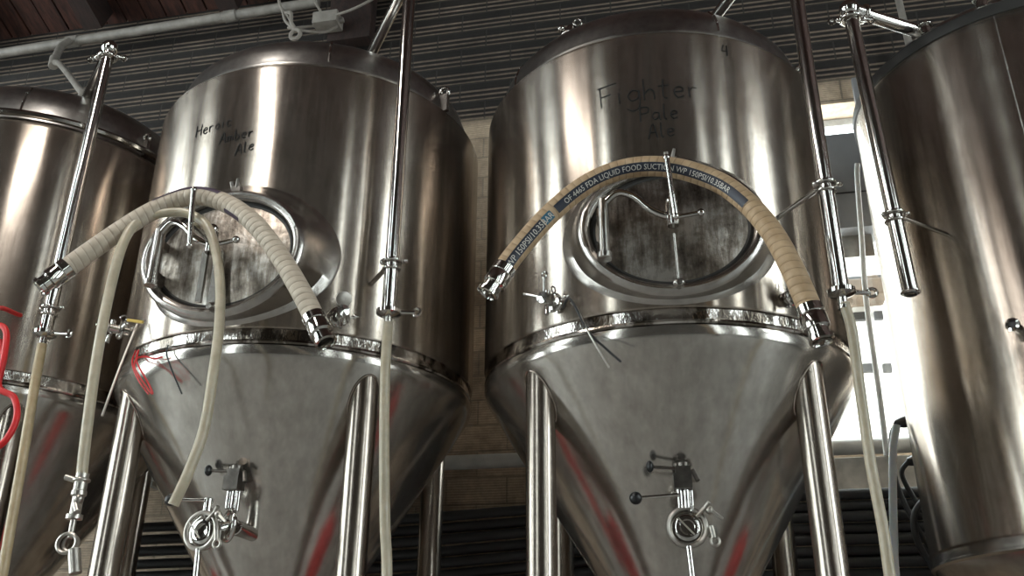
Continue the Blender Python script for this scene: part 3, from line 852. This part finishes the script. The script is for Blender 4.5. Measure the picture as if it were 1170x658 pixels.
# big tan hose over tank 3 manway
hoseA = [(-.591, 2.63, 2.422), (-.527, 2.65, 2.532), (-.42, 2.675, 2.673), (-.297, 2.69, 2.782), (-.163, 2.70, 2.836), (-.017, 2.70, 2.826), (.121, 2.69, 2.756), (.208, 2.66, 2.655), (.273, 2.62, 2.523), (.314, 2.58, 2.382), (.345, 2.56, 2.249), (.360, 2.55, 2.170)]
TXT = 'FDA LIQUID FOOD SUCTION WP 150PSI/10.35BAR'
hose('suction_hose', 'thick tan ribbed hose with black printed band draped over the right-hand manway handle', hoseA, .0345, 'hose_tan',
     stripes=[(.045, .257, .12, 1.02, 'stripe', 'print_band'), (.262, .305, .12, 1.02, 'blue_ink', 'blue_print_band'), (.325, 1.10, .12, 1.02, 'stripe', 'print_band')],
     texts=[('WP 150PSI/10.35BAR', .056, .57, .028), ('OF 4465 ' + TXT, .365, .57, .025)])
hoseB = [(-2.089, 2.47, 2.488), (-1.986, 2.52, 2.622), (-1.874, 2.57, 2.751), (-1.777, 2.605, 2.827), (-1.681, 2.608, 2.841), (-1.566, 2.60, 2.795), (-1.436, 2.57, 2.692), (-1.316, 2.55, 2.549), (-1.201, 2.52, 2.383), (-1.117, 2.5, 2.24)]
hose('suction_hose', 'thick cream ribbed hose draped over the manway of the second tank from the left', hoseB, .0335, 'hose_cream',
     stripes=[(.42, .68, -.95, -.35, 'stripe2', 'print_band'), (.745, .84, .75, 1.25, 'stripe2', 'print_band')])
hoseC = [(-1.813, 2.45, 1.781), (-1.827, 2.45, 1.921), (-1.85, 2.46, 2.152), (-1.877, 2.49, 2.397), (-1.885, 2.52, 2.62), (-1.868, 2.56, 2.737), (-1.80, 2.59, 2.774), (-1.71, 2.605, 2.770), (-1.62, 2.605, 2.70), (-1.548, 2.59, 2.53), (-1.50, 2.56, 2.325), (-1.478, 2.53, 2.13), (-1.476, 2.52, 1.951), (-1.495, 2.5, 1.812), (-1.528, 2.5, 1.717)]
hc, atc = hose('silicone_hose', 'thin milky hose looped under the thick cream hose, both ends hanging', hoseC, .0165, 'hose_silicone', ferrule=(False, False))
e = MB(); b0 = Vector((-1.813, 2.45, 1.79))
e.lathe([(.001, .02), (.019, .02), (.019, -.03), (.022, -.032), (.022, -.045), (.016, -.05), (.016, -.10), (.024, -.102), (.024, -.115), (.001, -.118)], 24, Matrix.Translation(b0))
e.cyl(b0 + Vector((-.015, 0, .0)), b0 + Vector((-.05, -.01, .01)), .009); e.torus(b0 + Vector((0, 0, 0)), (0, 0, 1), .02, .006)
e.cyl(b0 + Vector((.01, -.02, -.07)), b0 + Vector((.03, -.03, -.10)), .010); e.sphere(b0 + Vector((.018, -.02, -.06)), .015, 10)
e.cyl(b0 + Vector((0, 0, -.11)), b0 + Vector((0, .0, -.17)), .009)
e.torus(b0 + Vector((0, -.01, -.185)), (.15, -1, .1), .028, .006, 28, 8); e.torus(b0 + Vector((.006, -.0, -.185)), (.15, -1, .1), .022, .005, 24, 8)
e.cyl(b0 + Vector((.02, 0, -.20)), b0 + Vector((.04, .0, -.27)), .018)
e.build('end_fitting', 'tin', hc)
hose('drain_hose', 'yellowed hose hanging from the vertical pipe of the leftmost tank', [(-2.515, 3.0, 2.475), (-2.507, 3.0, 2.30), (-2.49, 3.0, 2.05), (-2.475, 3.0, 1.78), (-2.46, 3.0, 1.5), (-2.45, 3.0, 1.0)], .0185, 'hose_yellow', ferrule=(False, False))
hose('drain_hose', 'milky hose hanging straight down from the pipe between the two middle tanks', [(-1.041, 2.9, 2.42), (-1.039, 2.9, 2.219), (-1.024, 2.9, 1.942), (-1.006, 2.9, 1.711), (-.988, 2.9, 1.521), (-.975, 2.9, 1.0)], .0175, 'hose_silicone', ferrule=(False, False))
hose('drain_hose', 'pale hose hanging in front of the bright window from the rightmost fermenter pipe', [(.505, 2.9, 2.375), (.516, 2.9, 2.28), (.513, 2.9, 2.098), (.511, 2.9, 1.85), (.517, 2.9, 1.67), (.516, 2.9, 1.51), (.512, 2.9, 1.0)], .0165, 'hose_silicone', ferrule=(False, False))
hose('clear_hose', 'bluish white hose hanging beside the cables under the window', [(.83, 4.0, 2.255), (.80, 4.0, 2.15), (.774, 4.0, 1.986), (.75, 4.0, 1.8), (.732, 4.0, 1.62), (.72, 4.0, 1.1)], .016, 'hose_clear', ferrule=(False, False))
tag(MB().tube([(.915, 4.3, 3.70), (.903, 4.3, 3.62), (.878, 4.3, 3.30), (.85, 4.3, 2.94), (.84, 4.3, 2.45), (.83, 4.3, 2.20)], .013, 12).build('white_pipe', 'white_pvc'), 'thin white pipe running down in front of the bright window', 'pipe')

# red cord loops at the left edge
rc = MB(); rc.tube([(-2.43, 2.6, 2.30), (-2.38, 2.6, 2.385), (-2.335, 2.6, 2.36), (-2.31, 2.59, 2.26), (-2.312, 2.6, 2.16), (-2.25, 2.61, 2.12), (-2.222, 2.61, 2.04), (-2.25, 2.6, 1.955), (-2.34, 2.6, 1.93), (-2.42, 2.6, 2.05)], .011, 10)
rc.tube([(-2.37, 2.62, 2.34), (-2.335, 2.62, 2.25), (-2.345, 2.62, 2.12), (-2.41, 2.62, 2.05), (-2.46, 2.62, 2.2), (-2.37, 2.62, 2.34)], .009, 10)
rc.tube([(-2.43, 2.6, 2.30), (-2.5, 2.7, 2.5), (-2.63, 2.98, 2.60)], .009, 10)
tag(rc.build('red_cord_coil', 'red'), 'coil of red cord hanging at the left edge of the picture', 'cord')
# red wire at second tank's sample valve
rw = MB(); rw.tube([(-2.048, 2.95, 2.40), (-2.03, 2.92, 2.36), (-2.0, 2.88, 2.30), (-1.93, 2.88, 2.215), (-1.911, 2.88, 2.20), (-1.935, 2.88, 2.24), (-2.0, 2.88, 2.33), (-1.97, 2.88, 2.345), (-1.92, 2.87, 2.33), (-1.89, 2.87, 2.335)], .0035, 6, .01)
rw.tube([(-2.06, 2.95, 2.40), (-2.03, 2.90, 2.33), (-1.97, 2.87, 2.25), (-1.92, 2.87, 2.195)], .003, 6, .01)
tag(rw.build('red_wire', 'red'), 'thin tangled red wire under the left sample valve of the second tank', 'wire')
def wire(label, pts, r=.003, mat='rubber', name='probe_wire'):
    return tag(MB().tube(pts, r, 7, .01).build(name, mat), label, 'wire')
wire('bent thin dark wire hanging from the left sample valve of the large marked tank', [(-.42, 2.95, 2.45), (-.395, 2.90, 2.462), (-.372, 2.87, 2.43), (-.322, 2.86, 2.319), (-.27, 2.86, 2.26), (-.219, 2.85, 2.204)], .0042)
wire('thin grey tube hanging alongside the bent dark wire on the large tank', [(-.385, 2.91, 2.45), (-.36, 2.87, 2.41), (-.33, 2.86, 2.335), (-.30, 2.85, 2.27), (-.257, 2.85, 2.186)], .0035, 'tin')
wire('dark wire lying over the cone of the second tank from the left', [(-1.875, 2.87, 2.38), (-1.868, 2.86, 2.34), (-1.84, 2.865, 2.28), (-1.794, 2.88, 2.192)], .003)
wire('straight thin rod sloping down beside the milky hose at the second tank', [(-2.06, 2.93, 2.50), (-2.05, 2.86, 2.30), (-2.04, 2.80, 2.10)], .0045, 'tin', 'thin_rod')
tag(MB().box((-2.05, 2.90, 2.50), (.07, .008, .010), Matrix.Rotation(.2, 3, 'Y')).build('cable_tie', 'yellow'), 'small yellow cable tie on the second tank\'s left sample valve', 'cable tie')

# red gas cylinders standing between the tanks
for x, y, lb in ((-2.44, 3.44, 'red gas cylinder standing between the two leftmost tanks'), (-.89, 3.30, 'red gas cylinder standing between the two middle tanks'), (.72, 3.52, 'red gas cylinder standing between the marked tank and the plain tank')):
    t = empty('gas_cylinder', (x, y, 0)); tag(t, lb, 'gas cylinder', 'red gas cylinders between the tanks')
    m = MB(); m.lathe([(.001, .01), (.10, 0), (.115, .015), (.115, 1.14), (.105, 1.22), (.075, 1.30), (.035, 1.345), (.028, 1.36), (.001, 1.36)], 40); m.build('cylinder_body', 'red', t)
    m = MB(); m.cyl((0, 0, 1.35), (0, 0, 1.42), .018); m.cyl((0, 0, 1.39), (.05, 0, 1.39), .010); m.cyl((0, 0, 1.42), (0, 0, 1.44), .03); m.build('cylinder_valve', 'tin', t)

# ceiling lamps' housings
m = MB(); m.box((-2.25, .9, 4.94), (.18, 1.66, .06))
for dy in (-.6, .6): m.cyl((-2.25, .9 + dy, 4.96), (-2.25, .9 + dy, 7.0 - dy * .36), .006)
tag(m.build('strip_lamp', 'white_pvc', smooth=False), 'long strip lamp hung from the roof over the aisle', 'lamp')

# ------------------------------------------------------------------ on the back wall
c = MB(); c.tube([(-8.8, 4.62, 2.335), (-1.2, 4.62, 2.326), (8.4, 4.62, 2.30)], .038, 16, 2.0)
for xx in (-6, -3, -.75, 2.5): c.box((xx, 4.69, 2.32), (.04, .12, .10))
tag(c.build('wall_conduit', 'light_pvc'), 'grey horizontal pipe along the brick wall at window sill height', 'pipe')
ORD = ['topmost', 'second', 'third', 'fourth', 'fifth', 'sixth', 'seventh', 'eighth', 'ninth', 'tenth', 'eleventh']
for i in range(11):
    pts = []
    for k in range(31):
        xx = -3.05 + .02 * i + k * 5.3 / 30
        t_ = min(1, max(0, (.3 - xx) / 3.3)); t_ = t_ * t_ * (3 - 2 * t_)
        z = 2.072 - .0505 * i - t_ * (.075 + .012 * i) + (.022 * math.sin(xx * 2.1 + 1.0) * t_)
        pts.append((xx, 4.50 + (.012 * (i % 2)), z))
    o = MB().tube(pts, .0245, 14, .05).build('black_hose', 'rubber')
    tag(o, 'black rubber hose along the wall behind the tanks, %s' % (ORD[i] + (' of its stack' if i == 0 else ' from the top')), 'hose', 'black hoses along the wall')
    if i in (2, 4, 5):
        MB().cyl((pts[3][0] - .02 * i, pts[3][1], pts[3][2]), (pts[3][0] + .06 - .02 * i, pts[3][1], pts[3][2]), .028).build('hose_band', 'tin', o)
# rack arms that carry them
for xx in (-2.4, -.55, .35, 2.1):
    r = MB(); r.box((xx, 4.72, 1.70), (.05, .06, .94)); r.box((xx, 4.60, 1.25), (.05, .28, .04)); r.box((xx, 4.45, 1.28), (.05, .03, .10))
    tag(r.build('hose_rack_bracket', 'joist'), 'dark wall bracket holding black hoses, %s' % {-2.4: 'behind the second tank', -.55: 'between the two middle tanks', .35: 'behind the right leg of the marked tank', 2.1: 'behind the right-hand plain tank'}[xx], 'bracket', 'hose rack brackets')
# grey box before the window
gb = MB(); gb.box((.90, 4.56, 3.705), (.25, .22, .58))
o = gb.build('grey_metal_box', 'grey_box', bevel=.03); tag(o, 'grey metal box standing upright in front of the upper part of the bright window', 'box')
MB().box((.90, 4.445, 3.62), (.252, .004, .006)).build('box_seam', 'black', o)
MB().box((.90, 4.60, 3.36), (.16, .12, .14)).build('box_foot', 'tin', o, bevel=.01)
gs = MB(); gs.box((1.06, 4.70, 3.75), (.03, .03, 1.5)); o = gs.build('box_support_strip', 'grey_box'); tag(o, 'narrow dark upright strip beside the grey box in the window', 'strip')

# cables and knobs left of the plain tank
def knob(label, loc, pts):
    n = MB(); l = Vector(loc); n.prof(l, (1, -.3, .1), [(.001, 0), (.018, 0), (.02, .01), (.026, .03), (.028, .05), (.020, .055), (.001, .055)], 20)
    o = n.build('valve_knob', 'black'); tag(o, label, 'knob')
    c = MB(); c.tube(pts, .011, 10); c.build('cable', 'rubber', o)
knob('small black knob with cable in front of the bright window', (0.894, 4.320, 2.347), [(0.899, 4.320, 2.356), (0.864, 4.320, 2.280), (0.853, 4.320, 2.118), (0.886, 4.320, 1.956), (0.950, 4.298, 1.783), (1.026, 4.266, 1.632), (1.080, 4.266, 1.308)])
knob('small black knob with cable below the window sill', (0.923, 4.342, 2.177), [(0.929, 4.342, 2.183), (0.896, 4.374, 2.129), (0.940, 4.374, 1.999), (1.004, 4.342, 1.870), (1.080, 4.320, 1.697), (1.134, 4.320, 1.308)])
bc = MB(); bc.tube([(0.972, 4.266, 1.988), (0.929, 4.266, 1.978), (0.891, 4.266, 1.913), (0.896, 4.266, 1.805), (0.950, 4.244, 1.675), (1.037, 4.212, 1.578), (1.134, 4.212, 1.362)], .014, 10)
bc.box((0.972, 4.277, 1.999), (.04, .04, .03))
tag(bc.build('black_cable', 'rubber'), 'thick black cable looping down beside the plain tank on the right', 'cable')

tag(MB().tube([(1.37, 4.66, 5.25), (1.38, 4.66, 4.8), (1.385, 4.66, 4.42)], .02, 10, .2).build('wall_pipe', 'grey_pvc'), 'thin upright pipe on the wall above the plain tank on the right', 'pipe')
# overhead conduit, branch, cables
c = MB(); c.tube([(-8.9, 4.62, 5.36), (-4.8, 4.6, 5.475), (-2.30, 4.6, 5.545)], .034, 14, 1.0)
for xx, zz in ((-4.17, 5.494), (-2.95, 5.527)): c.cyl((xx - .05, 4.6, zz - .002), (xx + .05, 4.6, zz + .002), .042)
tag(c.build('ceiling_conduit', 'grey_pvc'), 'long pale grey pipe running under the ceiling at upper left', 'pipe')
c = MB(); c.tube([(-4.17, 4.56, 5.47), (-4.17, 4.50, 5.36), (-4.10, 4.40, 5.15)], .026, 12); c.tube([(-4.10, 4.40, 5.15), (-3.9, 4.25, 4.98), (-3.42, 3.9, 4.48), (-3.35, 3.86, 4.38), (-3.33, 3.84, 3.99)], .020, 12)
c.cyl((-4.12, 4.42, 5.20), (-4.08, 4.38, 5.10), .032)
tag(c.build('branch_pipe', 'grey_pvc'), 'bent grey branch pipe dropping from the ceiling pipe to the leftmost tank', 'pipe')
j = MB(); j.box((-2.17, 4.5, 5.27), (.17, .12, .09)); j.cyl((-2.27, 4.5, 5.26), (-2.22, 4.5, 5.26), .02); j.cyl((-2.12, 4.5, 5.26), (-2.06, 4.5, 5.27), .02)
o = j.build('junction_box', 'grey_pvc', bevel=.006); tag(o, 'small grey junction box under the ceiling above the second tank', 'electrical box')
j = MB(); j.box((-2.05, 4.62, 5.42), (.30, .10, .50)); tag(j.build('support_block', 'joist', bevel=.01), 'dark block on the wall behind the small junction box', 'block')
for pts, lb in (([(-2.36, 4.3, 5.62), (-2.30, 4.35, 5.50), (-2.20, 4.5, 5.31)], 'pale cable dropping from the ceiling into the junction box'),
                ([(-2.27, 4.5, 5.25), (-2.36, 4.45, 5.21), (-2.33, 4.3, 5.08), (-2.16, 4.4, 5.10), (-2.10, 4.5, 5.22)], 'pale cable sagging below the junction box'),
                ([(-2.10, 4.45, 5.27), (-1.95, 4.42, 5.28), (-1.75, 4.42, 5.38), (-1.45, 4.42, 5.55)], 'pale cable rising right from the junction box'),
                ([(-2.22, 4.4, 5.62), (-2.05, 4.4, 5.42), (-1.85, 4.4, 5.40), (-1.55, 4.4, 5.60)], 'pale cable hanging in a loop above the junction box')):
    tag(MB().tube(pts, .009, 8).build('ceiling_cable', 'cable_white'), lb, 'cable')
hk = MB(); hk.tube([(-2.31, 4.0, 5.65), (-2.269, 4.0, 5.071), (-2.181, 4.0, 4.89), (-2.13, 4.0, 4.80)], .009, 8)
hk.tube([(-2.20, 4.0, 4.93), (-2.16, 3.98, 4.90), (-2.15, 3.98, 4.83), (-2.13, 4.0, 4.79)], .012, 8); hk.tube([(-2.23, 4.0, 4.96), (-2.20, 4.0, 4.87), (-2.14, 4.0, 4.80)], .010, 8)
hk.torus((-2.125, 4.0, 4.755), (.1, 1, 0), .032, .012, 20, 8)
tag(hk.build('knotted_rope', 'cable_white'), 'pale knotted cord with a ring at its end hanging above the second tank', 'rope')
